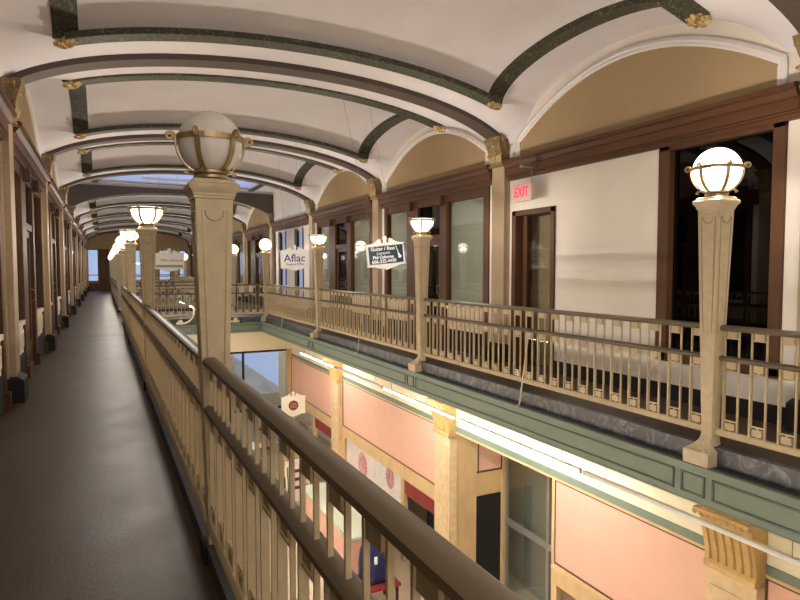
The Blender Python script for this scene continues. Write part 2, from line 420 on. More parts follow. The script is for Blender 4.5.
def inner(t): return 4.12 - .66*(t/2.0)**2
def lunette(k, right):
    """tan field, cream margin is the wall itself, white moulding round the field"""
    X = XR if right else XL; s = -1 if right else 1; ym = YK(k)+HB
    ts = [-2.03+4.06*i/40 for i in range(41)]
    m = MB(); n = len(ts)
    xx = X+s*.006
    m.add([(xx, ym+t, 3.05) for t in ts]+[(xx, ym+t, inner(t)) for t in ts], [(i,i+1,n+i+1,n+i) for i in range(n-1)])
    path = [(xx, ym-2.03, 3.1), (xx, ym-2.03, inner(2.03)-.05)] + [(xx, ym+t, inner(t)) for t in ts] + [(xx, ym+2.03, inner(2.03)-.05), (xx, ym+2.03, 3.1)]
    m.mi = 1
    m.sweep(path, [(-.05,0),(.05,0),(.05,.03),(.01,.05),(-.01,.03),(-.03,.035),(-.05,.02)], up=(s,0,0))
    global TRIM
    o = m.build('trim_%d' % TRIM, [M['tan_wall'], M['white_trim']]); TRIM += 1
    struct(o)
for k in VAULT:
    if k < -1: continue
    lunette(k, True); lunette(k, False)

# end walls
mb = MB()
mb.box(XL-1.6, XR+1.6, YB-.3, YB-.1, GZ, 5.1)
struct(mb.build('wall_back', M['cream_wall']))
mb = MB(); mb.mi = 0
ws = [(-.93,-.25),(.45,1.15),(1.9,2.9),(3.7,4.5),(5.1,5.6)]
ed = XL-1.6
for a,b in ws:
    mb.box(ed, a, YE, YE+.2, FZ-.1, 2.85); mb.box(a, b, YE, YE+.2, FZ-.1, .55); ed = b
mb.box(ed, XR+1.6, YE, YE+.2, FZ-.1, 2.85); mb.box(XL-1.6, XR+1.6, YE, YE+.2, 2.85, 5.1)
mb.box(XL-1.6, XR+1.6, YE, YE+.2, GZ, FZ-.1)
struct(mb.build('wall_far', M['tan_wall']))
for i_,(a,b) in enumerate(ws):
    g = MB(); g.box(a, b, YE+.08, YE+.1, .55, 2.85); o = g.build('window_%d' % (i_+3), M['glass']); struct(o)
    g = MB(); xm = (a+b)/2
    g.box(a,a+.05,YE+.03,YE+.12,.55,2.85); g.box(b-.05,b,YE+.03,YE+.12,.55,2.85); g.box(a,b,YE+.03,YE+.12,.55,.62); g.box(a,b,YE+.03,YE+.12,2.78,2.85); g.box(a,b,YE+.03,YE+.12,1.0,1.05)
    q = g.build('window_frame', M['wood'], o)
mb = MB()
for a in (.1-.33, .1+.13): pass
mb.box(-.22,.42,YE-.12,YE,FZ,2.85); mb.box(-.93,5.87,YE-.10,YE,FZ,.5)
struct(mb.build('trim_%d' % TRIM, M['wood'])); TRIM += 1

# skylight glazing
sk = MB(); sk.add([(SX0,SY0,4.42),(SX1,SY0,4.42),(SX1,SY1,4.42),(SX0,SY1,4.42)], [(0,1,2,3)]); sko = sk.build('window_2', M['sky_glass']); struct(sko)
sk = MB()
for q in range(2):
    x = SX0+(SX1-SX0)*q; sk.box(x-.025, x+.025, SY0, SY1, 4.38, 4.45)
for yy in (SY0+.02, SY1-.02): sk.box(SX0, SX1, yy-.025, yy+.025, 4.38, 4.45)
sk.box(1.2, 3.9, SY1-1.3, SY1-.9, 4.37, 4.41)
sk.build('window_frame', M['channel'], sko)

# ------------------------------------------------------------------ brown arch beams
def arch_beam(k):
    pts = []
    N = 56
    for i in range(N+1):
        a = PI*i/N; x = CX-3.48*math.cos(a); z = 3.20+.91*math.sin(a)
        if XL-.02 <= x <= XR+.02: pts.append((x, 0, z))
    m = MB(); m.sweep(pts, [(-.15,0),(.15,0),(.15,.13),(-.15,.13)], up=(0,0.0001,1))
    near = ['behind the camera','just above the camera','in front of the nearest lamp posts']
    if k == 4:
        sp = MB(); vs_ = []; n = 0
        for x,_,z in pts: vs_.append((x,z)); n += 1
        poly = vs_ + [(XR+.02, 4.27), (XL-.02, 4.27)]
        V = []; 
        for yy in (-.1,.1):
            V += [(x,yy,z) for x,z in vs_]+[(x,yy,max(4.27,z+.02)) for x,z in vs_]
        F = []
        for j in range(n-1):
            F += [(j,j+1,n+j+1,n+j), (2*n+j,3*n+j,3*n+j+1,2*n+j+1), (j,2*n+j,2*n+j+1,j+1), (n+j,n+j+1,3*n+j+1,3*n+j)]
        m = MB(); m.add(V, F)
        r = thing('arch_beam', 'flat-topped dark brown spandrel beam on the far side of the blue skylight', 'beam', (0, YK(k), 0))
    else:
        kk = k+1
        lab = {-1:'dark brown arched ceiling beam nearest overhead, cut by the top right corner',
               0:'dark brown arched ceiling beam that reaches the top right corner of the photo',
               1:'dark brown arched ceiling beam nearest in full view, landing beside the red exit sign',
               2:'second dark brown arched ceiling beam in full view, passing behind the big unlit globe',
               3:'dark brown arched ceiling beam on the near side of the blue skylight'}.get(k, 'dark brown arched ceiling beam, %s one beyond the skylight spandrel' % ORD[k-5] if k>4 else '')
        r = thing('arch_beam', lab, 'beam', (0, YK(k), 0))
    m.build('beam', M['arch'], r)
    e = MB(); e.sweep([(x,0,z+.13) for x,_,z in pts], [(-.18,0),(.18,0),(.18,.03),(-.18,.03)], up=(0,.0001,1))
    if k != 4: e.build('edge_fillet', M['arch'], r)
for k in range(0, KMAX+1): arch_beam(k)

# ------------------------------------------------------------------ green ribs and rosettes round each vault panel
def rosette_mb(r=.105):
    m = MB(); V = [(0,0,-.045)]; N = 48
    for ring,(rr,zz) in enumerate(((.3,-.05),(.62,-.035),(1.0,-.012),(1.0,.02))):
        for i in range(N):
            a = 2*PI*i/N; sc = r*rr*(1+(.13*math.cos(8*a) if rr>.5 else 0)); V.append((sc*math.cos(a), sc*math.sin(a), zz*(1+.2*math.cos(8*a))))
    F = [(0,1+i,1+(i+1)%N) for i in range(N)]
    for q in range(3):
        for i in range(N): F.append((1+q*N+i, 1+(q+1)*N+i, 1+(q+1)*N+(i+1)%N, 1+q*N+(i+1)%N))
    return m.add(V, F)
def rib_set(k):
    lab = {-1:'green gilded ceiling ribs of the bay overhead nearest the camera',
           0:'green gilded ribs with rosettes framing the nearest ceiling panel in view',
           1:'green gilded ribs with rosettes framing the ceiling panel between the first two full brown arches',
           2:'green gilded ribs with rosettes framing the ceiling panel just before the skylight'}.get(k, '')
    if k > 3: lab = 'green gilded ribs of the %s ceiling panel beyond the skylight' % ORD[k-4]
    r = thing('ceiling_rib', lab, 'ceiling rib', (0, YK(k)+HB, 0))
    pr = [(-.12,-.03),(.12,-.03),(.12,.04),(-.12,.04)]
    if k == 3:
        return
    for sg in (-1,1):
        pts = [(CX-XCN+2*XCN*i/40, sg*YCN, Az(abs(-XCN+2*XCN*i/40))+.07) for i in range(41)]
        MB().sweep(pts, pr, up=(0,.0001,1)).build('cross_rib', M['rib'], r)
        pts = []
        for i in range(41):
            a = PI*i/40; pts.append((CX+sg*XCN, -YCN*math.cos(a), Az(XCN)+.07+.48*math.sin(a)))
        MB().sweep(pts, pr, up=(0.0001,0,1)).build('side_rib', M['rib'], r)
    for sx_ in (-1,1):
        for sy_ in (-1,1):
            o = MB().add([],[]); q = rosette_mb(); o = q.build('rosette', M['gilt'], r, smooth=True)
            o.location = (CX+sx_*XCN, sy_*YCN, Az(XCN)+.045); o.rotation_euler = (0, sx_*.35, 0)
for k in VAULT:
    if k >= -1: rib_set(k)
r = thing('ceiling_rib', 'flat green bands bordering the blue skylight on its left and right', 'ceiling rib', (0, YK(3)+HB, 0))
for sg in (-1,1):
    MB().box(CX+sg*2.58-.09, CX+sg*2.58+.09, -2.3, 2.3, ZS-.03, ZS).build('side_band', M['rib'], r)

# ------------------------------------------------------------------ pilasters of the upper walls
def pilaster_proto(label):
    # local: wall plane y=0, room toward -y
    r = thing('pilaster', label, 'pilaster')
    m = MB(); m.box(-.17,.17,-.10,0,.20,3.12); m.box(-.19,.19,-.03,0,.20,3.12)
    m.build('shaft', M['shaft'], r, bevel=.008)
    m = MB()
    m.mi = 1
    m.frustum([(0,-.05,.15,.08,3.0),(0,-.06,.17,.10,3.10),(0,-.07,.17,.11,3.3),(0,-.09,.20,.14,3.48),(0,-.09,.21,.15,3.56)])
    m.frustum([(0,-.05,.19,.10,2.97),(0,-.05,.19,.10,3.02)])
    m.mi = 0
    for sx_ in (-1,1):                       # volutes
        for zz,rr in ((3.47,.055),(3.2,.035)):
            pts = []
            for i in range(22):
                a = i*.42; q = rr*(1-i/24); pts.append((sx_*(.17-.0+q*math.cos(a)), -.17, zz+q*math.sin(a)))
            m.tube(pts, .012, 6, up=(0,1,0.01))
    for j in range(5):                       # acanthus leaves
        x = -.14+.07*j
        for zz in (3.08,3.24):
            m.add([(x-.03,-.155,zz),(x+.03,-.155,zz),(x+.035,-.175,zz+.07),(x,-.20,zz+.13),(x-.035,-.175,zz+.07)], [(0,1,2,3,4)])
    m.lathe([(0,0),(.03,.01),(.035,.03),(.02,.055),(0,.06)], (0,-.19,3.36), 10)
    m.v = [(x,y,3.55-(3.56-z)*.78) for x,y,z in m.v]
    m.build('capital', [M['gilt'], M['cap_dark']], r, smooth=False)
    m = MB(); m.box(-.20,.20,-.17,0,FZ,.20); m.frustum([(0,-.085,.20,.085,.20),(0,-.055,.18,.055,.24)])
    m.build('plinth', M['black'], r)
    return r
pl = None
for k in range(0, KMAX+1):
    for right in (True, False):
        side = 'right' if right else 'left'
        if k == 0: lab = 'stone pilaster with gilt capital on the %s wall, nearest the camera' % side
        elif right: lab = {1:'stone pilaster with gilt capital on the right wall just left of the exit sign',
                        2:'stone pilaster with gilt capital on the right wall, behind the dark guitar lesson sign',
                        3:'stone pilaster with gilt capital on the right wall where the skylight bay begins',
                        4:'stone pilaster on the right wall just past the two blue windows'}.get(k, 'stone pilaster on the right wall, %s beyond the skylight bay' % ORD[k-5])
        else: lab = 'stone pilaster with gilt capital on the left wall, %s one from the camera' % ORD[k]
        loc = (XR, YK(k), 0) if right else (XL, YK(k), 0); rz = -PI/2 if right else PI/2
        if pl is None: pl = pilaster_proto(lab); pl.location = loc; pl.rotation_euler = (0,0,rz)
        else: dup(pl, loc, rz, lab)

# ------------------------------------------------------------------ cornices and shopfronts
def cornice_mb(h):
    m = MB(); prof = [(0,2.85),(-.05,2.85),(-.05,2.90),(-.07,2.905),(-.07,2.925),(-.10,2.93),(-.10,3.03),(-.125,3.04),(-.16,3.09),(-.16,3.11),(-.185,3.115),(-.185,3.155),(-.16,3.165),(0,3.165)]
    n = len(prof); V = [(-h,y,z) for y,z in prof]+[(h,y,z) for y,z in prof]
    F = [tuple(range(n)), tuple(reversed(range(n,2*n)))]+[(i,(i+1)%n,n+(i+1)%n,n+i) for i in range(n)]
    return m.add(V,F)
CH = HB-.21
def shopfront_proto(label, right):
    r = thing('shopfront', label, 'shopfront')
    e = HB-.36
    # x order is symmetrical: pane, post, door, post, pane
    cornice_mb(CH).build('cornice', M['cornice'], r)
    f = MB()
    for a,b in ((-e,-e+.14),(-.95,-.45),(.45,.70),(e-.16,e)):
        f.box(a,b,-.03,.10,FZ,2.86)
        f.box(a+.02,b-.02,-.07,-.03,FZ,.12)
    f.box(-e,e,-.02,.10,2.70,2.86); f.box(-.45,.45,-.02,.10,2.02,2.12)
    for c in (-.7,.58): f.box(c-.05,c+.05,-.12,-.02,2.66,2.84)
    f.build('frame', M['wood'], r, bevel=.006)
    panes = ((-e+.14,-.95),(.70,e-.16))
    for a,b in panes:
        g = MB().box(a,b,.03,.045,.75,2.70).build('pane', M['glass'], r)
        MB().box(a+.01,b-.01,.08,.09,.75,2.70).build('blind', M['blind'], r)
        m = MB(); m.box(a,b,0,.12,.32,.75); m.box(a,b,-.03,.02,.70,.76); m.box(a+.05,b-.05,-.015,0,.40,.64)
        m.build('bulkhead', M['cream_wall'], r, bevel=.005)
        MB().box(a,b,-.02,.12,FZ,.32).build('base', M['black'], r)
    MB().box(-.45,.45,.03,.045,2.12,2.70).build('transom_pane', M['glassd'], r)
    d = MB(); d.box(-.45,-.33,.02,.07,FZ,2.02); d.box(.33,.45,.02,.07,FZ,2.02); d.box(-.33,.33,.02,.07,FZ,.35); d.box(-.33,.33,.02,.07,1.92,2.02)
    do = d.build('door', M['wood'], r, bevel=.004)
    MB().box(-.33,.33,.04,.05,.35,1.92).build('door_pane', M['glassd'], do)
    MB().tube([(.37,.02,.95),(.37,-.04,.97),(.37,-.04,1.12),(.37,.02,1.14)], .01).build('door_handle', M['brass'], do)
    return r
sp = None
for right in (True, False):
    for k in range(-1, KMAX):
        if right and k in (-1, 0, 3): continue
        if right: lab = {1:'brown shopfront with closed blinds left of the exit sign pilaster',
                         2:'brown shopfront between the guitar lesson sign and the skylight bay'}.get(k, 'brown shopfront on the right wall, %s beyond the skylight bay' % ORD[max(0,k-4)])
        else: lab = 'dark brown shopfront on the left wall, %s one counted from the camera' % ORD[k+1]
        loc = (XR if right else XL, YK(k)+HB, 0); rz = -PI/2 if right else PI/2
        if sp is None: sp = shopfront_proto(lab, right); sp.location = loc; sp.rotation_euler = (0,0,rz)
        else:
            q = dup(sp, loc, rz, lab)
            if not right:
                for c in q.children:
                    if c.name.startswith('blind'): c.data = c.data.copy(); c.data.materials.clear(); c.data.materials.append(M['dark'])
for k,lab in ((-1,'brown cornice on the right wall beside the camera'),(0,'brown cornice over the white wall, door and black window'),(3,'brown cornice over the two blue windows')):
    r = thing('cornice', lab, 'cornice', (XR, YK(k)+HB, 0), -PI/2)
    cornice_mb(CH).build('moulding', M['cornice'], r)
# bay behind/beside the camera on the right: plain wall
mb = MB(); mb.box(XR, XR+.16, YB, YK(0)-.36, FZ-.1, 2.96); struct(mb.build('wall_right_near', M['white_wall']))
# baseboard
mb = MB(); mb.box(XR-.03, XR, YB, 6.80, FZ, .12); mb.box(XR-.03, XR, YK(3)+.2, YK(4)-.2, FZ, .12)
struct(mb.build('baseboard_right', M['black']))
# black window of the first bay
g = MB(); g.box(XR+.05, XR+.06, 3.66, 4.90, .45, 2.86); w1 = struct(g.build('window_1', M['glassd']))
g = MB()
for a,b,c,d in ((3.54,3.66,.40,2.88),(4.84,4.99,.40,2.88)): g.box(XR-.04, XR+.08, a, b, c, d)
g.box(XR-.04, XR+.08, 3.54, 4.99, 2.80, 2.90); g.box(XR-.04, XR+.08, 3.54, 4.99, .38, .48)
g.build('window_frame', M['wood'], w1, bevel=.006)
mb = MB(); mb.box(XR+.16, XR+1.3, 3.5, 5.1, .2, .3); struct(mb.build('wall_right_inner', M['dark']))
# door of the first bay
g = MB(); g.box(XR+.30, XR+.34, 6.84, 7.74, FZ, 2.30); d1 = struct(g.build('door_1', M['tan_wall']))
g = MB(); g.box(XR-.03, XR+.34, 6.80, 6.88, FZ, 2.36); g.box(XR-.03, XR+.34, 7.70, 7.80, FZ, 2.36); g.box(XR-.03, XR+.34, 6.80, 7.80, 2.28, 2.36)
g.build('door_frame', M['wood'], d1, bevel=.005)
g = MB(); g.box(XR+.12, XR+.125, 6.88, 7.58, FZ+.02, 2.28); g.build('door_pane', M['glass'], d1)
g = MB(); g.box(XR+.10, XR+.14, 7.58, 7.70, FZ+.02, 2.28); g.build('side_jamb', M['wood'], d1)
# blue windows of the skylight bay
for n_,(a,b) in enumerate(((19.0,19.62),(21.05,21.7))):
    g = MB(); g.add([(XR+.06,a,.5),(XR+.06,b,.5),(XR+.06,b,2.75),(XR+.06,a,2.75)], [(0,1,2,3)]); o = struct(g.build('window_%d' % (8+n_), M['sky_glass'], fix=False))
    g = MB(); g.box(XR-.02, XR+.10, a-.09, a, .45, 2.8); g.box(XR-.02, XR+.10, b, b+.28, .45, 2.8); g.box(XR-.02,XR+.1,a-.05,b+.05,.42,.5)
    g.build('window_frame', M['wood'], o)

# exit sign
r = thing('exit_sign', 'small lit sign with red EXIT letters hanging beside the pilaster', 'exit sign', (5.70, 7.33, 2.60), -PI/2)
MB().box(-.22,.22,-.03,.03,-.13,.13).build('housing', M['exit_box'], r, bevel=.005)
text('lettering', 'EXIT', .21, M['exit_red'], r, (-.01,-.034,0), .002, .8, .006)
MB().tube([(.19,0,.1),(.19,0,.36)], .008).build('hanger', M['wire'], r)
MB().box(.15,.23,-.19,.04,.34,.37).build('bracket', M['wire'], r)

# ------------------------------------------------------------------ railings
def railing_proto(length, label):
    """local x along, z up; local -y is the atrium side"""
    r = thing('railing', label, 'railing'); h = length/2
    oc = lambda w_,t_,z: [( -w_,z-t_*.5),(-w_*.6,z-t_),(w_*.6,z-t_),(w_,z-t_*.5),(w_,z+t_*.4),(w_*.55,z+t_),(-w_*.55,z+t_),(-w_,z+t_*.4)]
    def bar(prof, nm, m_):
        a = MB(); n = len(prof); a.add([(-h,y,z) for y,z in prof]+[(h,y,z) for y,z in prof],
            [tuple(range(n)),tuple(range(n,2*n))]+[(i,(i+1)%n,n+(i+1)%n,n+i) for i in range(n)]); a.build(nm, m_, r, smooth=True)
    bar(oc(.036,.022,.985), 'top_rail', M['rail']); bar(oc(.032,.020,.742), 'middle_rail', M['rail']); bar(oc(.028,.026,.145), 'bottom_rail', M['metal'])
    nU = round(length/.215); pitch = length/nU
    bal = orn = None
    for i in range(nU):
        x = -h+pitch*(i+.5)
        for sg in (-1,1):
            if bal is None:
                m = MB(); m.box(-.0055,.0055,-.007,.007,.76,.975); m.box(-.006,.006,-.008,.008,.165,.73)
                bal = m.build('baluster', M['metal'], r); bal.location = (x+sg*.058,0,0)
                m = MB(); m.box(-.0055,.0055,-.007,.007,.76,.975); m.box(-.006,.006,-.015,.015,.165,.73)
                bal2 = m.build('baluster', M['metal'], r); bal2.location = (x-sg*.058,0,0)
            elif i == 0: pass
            else:
                b = (bal if sg < 0 else bal2).copy(); COL.objects.link(b); b.parent = r; b.location = (x+sg*.058,0,0)
        if orn is None:
            orn = []
            for nm,za,zb,bz,sa,sb in (('hanging_square',.905,.968,None,.95,.975),('upper_square',.665,.722,.645,.65,.735),('lower_square',.182,.235,.247,.165,.25)):
                m = MB(); m.box(-.038,.038,-.009,.009,za,zb); m.box(-.006,.006,-.005,.005,sa,sb)
                if bz: m.box(-.052,.052,-.009,.009,bz,bz+.011)
                else: m.box(-.046,.046,-.006,.006,za-.004,za+.006)
                o = m.build(nm, M['metal'], r); o.location = (x,0,0); orn.append(o)
        else:
            for o in orn: b = o.copy(); COL.objects.link(b); b.parent = r; b.location = (x,0,0)
    return r
rp = None
for k in (-1,0,1,2,4,5,6,7):
    for right in (False, True):
        if right: lab = {-1:'cream balcony railing on the far side of the atrium, right of the nearest lamp post',
                         0:'cream balcony railing across the atrium in front of the white wall and door',
                         1:'cream balcony railing across the atrium below the guitar lesson sign',
                         2:'cream balcony railing across the atrium below the blue lettered sign, meeting the bridge'}.get(k, 'cream balcony railing across the atrium, %s beyond the bridge' % ORD[max(0,k-4)])
        else: lab = {-1:'cream railing with shade-browned handrail right beside the camera in the foreground',
                     0:'cream railing along the left walkway just past the big lamp post',
                     1:'second cream railing past the big lamp post on the left walkway',
                     2:'left walkway railing that ends at the bridge'}.get(k, 'left walkway railing, %s beyond the bridge' % ORD[max(0,k-4)])
        loc = (RR+.03 if right else RL-.03, YK(k)+HB, 0); rz = PI/2
        if rp is None: rp = railing_proto(L-.08, lab); rp.location = loc; rp.rotation_euler = (0,0,rz)
        else: dup(rp, loc, rz, lab)
bp_ = railing_proto(RR-RL-.09, 'cream railing on the near edge of the cross bridge'); bp_.location = ((RL+RR)/2, YK(3), 0)
dup(bp_, ((RL+RR)/2, YK(4), 0), PI, 'cream railing on the far edge of the cross bridge')
dup(bp_, ((RL+RR)/2, YK(8), 0), 0, 'cream railing at the far end of the atrium')
dup(bp_, ((RL+RR)/2, YB+L, 0), PI, 'cream railing at the end of the atrium behind the camera')
# thin stay rods bracing the right railing to the ledge
for yy,lab in ((5.45,'curved iron stay on the railing in front of the brown door'),(10.3,'curved iron stay on the railing below the guitar sign'),(15.6,'curved iron stay on the railing nearest the bridge')):
    m = MB(); m.tube([(RR-.04,yy,.70),(RR-.07,yy,.5),(RR-.10,yy,.3),(RR-.13,yy,.1),(RR-.15,yy,-.06),(RR-.17,yy,LEDGE+.01),(RR-.21,yy,LEDGE+.006)], .009, 8, up=(0,1,0.01))
    tag(m.build('railing_stay', M['metal'], None, smooth=True), lab, 'brace')

# ------------------------------------------------------------------ lamp posts
GR = .178
def post_proto(label, kind, zc):
    """local -y = atrium side"""
    r = thing('lamp_post', label, 'lamp post')
    GR = .158 if kind == 'off' else .178
    zt = zc-.26                                  # top of shaft
    m = MB()
    m.frustum([(0,0,.045,.045,.10),(0,0,.046,.046,.17)]+[(0,0,.046+(.091-.046)*((z-.17)/(zt-.17)),.046+(.091-.046)*((z-.17)/(zt-.17)),z) for z in (.5,.8,1.1,1.4,zt-.0001,zt)])
    so = m.build('shaft', M['post'], r, bevel=.006)
    # incised panel lines on the four faces
    for q in range(4):
        p = MB(); W = lambda z: .046+(.091-.046)*((z-.17)/(zt-.17))
        z0_, z1_ = .95, zt-.06
        for sg in (-1,1):
            a0 = sg*(W(z0_)-.028); a1 = sg*(W(z1_)-.028); t = .003
            p.add([(a0-t,-W(z0_)-.0025,z0_),(a0+t,-W(z0_)-.0025,z0_),(a1+t,-W(z1_)-.0025,z1_),(a1-t,-W(z1_)-.0025,z1_),
                   (a0-t,-W(z0_)+.01,z0_),(a0+t,-W(z0_)+.01,z0_),(a1+t,-W(z1_)+.01,z1_),(a1-t,-W(z1_)+.01,z1_)],
                  [(0,1,2,3),(4,7,6,5),(0,3,7,4),(1,5,6,2),(3,2,6,7),(0,4,5,1)])
        pts = [((W(z1_)-.045)*math.cos(a), -W(z1_)-.003, z1_-.05*math.sin(a)**.8) for a in [PI*i/14 for i in range(15)]]
        p.tube(pts, .003, 5, up=(0,1,0.01))
        p.xf(Matrix.Rotation(q*PI/2, 4, 'Z')).build('panel_moulding', M['brass'], r)
    m = MB(); c = [(0,0,h_,h_,zt+z_) for h_,z_ in ((.091,-.004),(.098,.0),(.098,.012),(.103,.014),(.103,.024),(.118,.044),(.123,.056),(.121,.068),(.112,.076),(.104,.078),(.104,.090),(.088,.098))]
    m.frustum(c); m.build('capital', M['post'], r, bevel=.0015)
    # foot: concave flare onto the ledge on the atrium side and onto the curb on the walkway side
    m = MB(); rg = []
    for i in range(9):
        t = i/8; z = .12-.12*t; e = .045+.075*t**2.2; yo = -(.09*t**1.6); rg.append((0, yo, e, .045+.01*t, z))
    m.frustum(list(reversed(rg))); 
    m.frustum([(0,-.105,.112,.070,LEDGE),(0,-.105,.112,.070,0.0),(0,-.10,.104,.062,.008)])
    m.lathe([(.018,0),(.018,.014),(.008,.02),(0,.02)], (.06,-.15,.008), 8)
    m.frustum([(0,.0,.062,.05,.04),(0,.0,.05,.045,.12)])
    m.build('foot', M['post'], r, bevel=.004)
    m = MB(); m.box(-.07,.07,.06,.075,FZ,.04); m.build('plinth', M['black'], r)
    # lantern
    zb = zt+.098
    m = MB(); m.lathe([(.07,0),(.085,.008),(.085,.02),(.075,.026),(.088,.032),(.088,.044),(.07,.05)], (0,0,zb), 28); m.build('lamp_holder', M['brass'], r, smooth=True)
    prof = []
    a0 = math.asin(.072/GR)
    top = PI if kind != 'bowl' else PI*.56
    N = 26
    for i in range(N+1):
        a = a0+(top-a0)*i/N; prof.append((max(0, GR*math.sin(a)), -GR*math.cos(a)))
    if kind == 'bowl': prof += [(GR*math.sin(top)-.006, -GR*math.cos(top)), (GR*.80, -.02), (0, -.035)]
    gz = zb+.045+GR*math.cos(a0)
    mt = {'off':M['lamp_off'],'on':M['lamp_on'],'bowl':M['lamp_on']}[kind]
    g_ = MB().lathe(prof, (0,0,gz), 36).build('globe', mt, r, smooth=True)
    if kind != 'off':
        ld = bpy.data.lights.new('bulb', 'POINT'); ld.energy = GLOBE_WATTS*4; ld.color = (1,.90,.79); ld.shadow_soft_size = .035
        lo = bpy.data.objects.new('bulb', ld); COL.objects.link(lo); lo.parent = g_; lo.location = (0,0,gz-.02 if kind == 'on' else gz-.06)
    ring = [((GR+.006)*math.cos(2*PI*i/40), (GR+.006)*math.sin(2*PI*i/40), gz+.015) for i in range(40)]
    m = MB(); m.sweep(ring, [(-.003,-.013),(.004,-.013),(.004,.013),(-.003,.013)], up=(0,0,1), closed=True); m.build('cage_ring', M['brass'], r)
    for q in range(6):
        a = PI/6+q*PI/3; pts = []
        for i in range(14):
            b = a0+.05+(PI/2-a0+.08)*i/13; pts.append(((GR+.011)*math.sin(b), 0, gz-(GR+.011)*math.cos(b)))
        m = MB(); m.sweep(pts, [(-.013,-.003),(.013,-.003),(.013,.003),(-.013,.003)], up=(1,0,.01))
        cx_, cz_ = pts[-1][0]+.024, pts[-1][2]; sc = []
        for i in range(20):
            t = PI - i*.42; q_ = .024*(1-i/30); sc.append((cx_+q_*math.cos(t), 0, cz_+q_*math.sin(t)))
        m.sweep(sc, [(-.007,-.003),(.007,-.003),(.007,.003),(-.007,.003)], up=(0.0,.01,1))if False else m.tube(sc, .0065, 6, up=(0,1,.01))
        m.tube([((GR-.075)*1.0, 0, gz-GR*.86),(GR-.04,0,gz-GR*.90),(GR-.03,0,gz-GR*.96),(GR-.05,0,gz-GR*.99)], .006, 6, up=(0,1,.01))
        m.xf(Matrix.Rotation(a, 4, 'Z')).build('cage_strap', M['brass'], r)
    return r
protos = {}
KINDS = {('L',0):'off',('L',1):'bowl',('L',2):'bowl',('R',1):'bowl',('R',2):'bowl'}
for k in range(-1, 9):
    for s in ('L','R'):
        kind = KINDS.get((s,k), 'on'); zc = (2.06 if s == 'L' else 2.18) if k == 0 else 2.13
        if s == 'L': lab = {-1:'cream lamp post with a lit globe on the left railing behind the camera',0:'tall cream lamp post with a large unlit white globe, nearest on the left railing',
                            1:'cream lamp post with a lit glass bowl, second on the left walkway railing',
                            2:'cream lamp post with a lit glass bowl, third on the left walkway railing',
                            3:'cream lamp post with a lit globe at the left end of the bridge railing'}.get(k, 'far cream lamp post on the left railing, %s beyond the bridge' % ORD[max(0,k-4)])
        else: lab = {-1:'cream lamp post across the atrium beyond the right edge of view',
                     0:'cream lamp post with a glowing globe before the black window on the right',
                     1:'cream lamp post with a lit bowl between the guitar sign and the exit sign',
                     2:'cream lamp post with a lit bowl between the two hanging signs across the atrium',
                     3:'cream lamp post with a lit round globe at the right corner of the bridge'}.get(k, 'far cream lamp post on the right railing, %s beyond the bridge' % ORD[max(0,k-4)])
        loc = (RL if s == 'L' else RR, YK(k), 0); rz = PI/2 if s == 'L' else -PI/2
        key = (kind, zc)
        if s == 'L': pass
        if key not in protos:
            p = post_proto(lab, kind, zc); p.location = loc; p.rotation_euler = (0,0,rz); protos[key] = p
        else: dup(protos[key], loc, rz, lab)

for x_,y_,lab in ((-.25,-1.3,'added fill globe over the left walkway behind the camera'),(2.4,-4.4,'added fill globe over the rear landing behind the camera')):
    r = thing('fill_pendant', lab, 'lamp', (x_, y_, 2.9))  # unseen fill globes, added to brighten the near post and railing
    g_ = MB().lathe([(0,-.15)]+[(.15*math.sin(a), -.15*math.cos(a)) for a in [PI*i/16 for i in range(1,16)]]+[(0,.15)], n=28).build('globe', M['lamp_on'], r, smooth=True)
    MB().tube([(0,0,.15),(0,0,1.2)], .012).build('rod', M['brass'], r)
    ld = bpy.data.lights.new('bulb', 'POINT'); ld.energy = GLOBE_WATTS*4; ld.color = (1,.90,.79); ld.shadow_soft_size = .035
    lo = bpy.data.objects.new('bulb', ld); COL.objects.link(lo); lo.parent = g_

# ------------------------------------------------------------------ fluorescent strips under the balconies
def strip(loc, label, lit, twin=False):
    r = thing('strip_light', label, 'light', loc)
    w_ = .045 if twin else .022
    MB().box(-w_,w_,-1.2,1.2,.012,.03).build('channel', M['channel'], r, bevel=.004)
    for x_ in ((-.026,.026) if twin else (0,)):
        t = MB(); t.tube([(x_,-1.18,0),(x_,1.18,0)], .016, 12, up=(0,0.01,1)); t.build('tube', M['tube'] if lit else M['tube_off'], r, smooth=True)
    m = MB()
    for yy in (-1.19,1.19): m.box(-.018,.018,yy-.012,yy+.012,-.018,.02)
    m.build('end_socket', M['channel'], r)
    m = MB()
    for yy in (-.9,.9): m.tube([(0,yy,.03),(0,yy,-.41-loc[2])], .004, 6, up=(1,0,.01))
    m.build('hanger', M['wire'], r)
    return r
XT, ZT = 4.44, -.67; XTL = .434
n_on = 0
for i_,yc in enumerate((1.0, 3.45, 5.9, 8.4, 10.9, 13.4)):
    lit = i_ >= 2 and i_ != 4
    lab = {0:'unlit strip light under the right balcony, nearest the camera',1:'unlit strip light under the right balcony below the nearest lamp post',
           2:'glowing strip light under the right balcony over the pink recess',3:'glowing strip light under the right balcony left of the middle pilaster',
           4:'unlit strip light between the glowing ones under the right balcony',5:'glowing strip light under the right balcony farthest from the camera'}[i_]
    strip((XT, yc, ZT), lab, lit)
for i_,yc in enumerate((-1.1, 1.4, 3.9, 6.4, 8.9, 11.4, 13.9, 16.2)):
    strip((XTL, yc, ZT), 'glowing strip light under the left balcony, %s from the camera end' % ORD[i_], True, True)  # second tube per strip added to strengthen rail shadows on the right wall
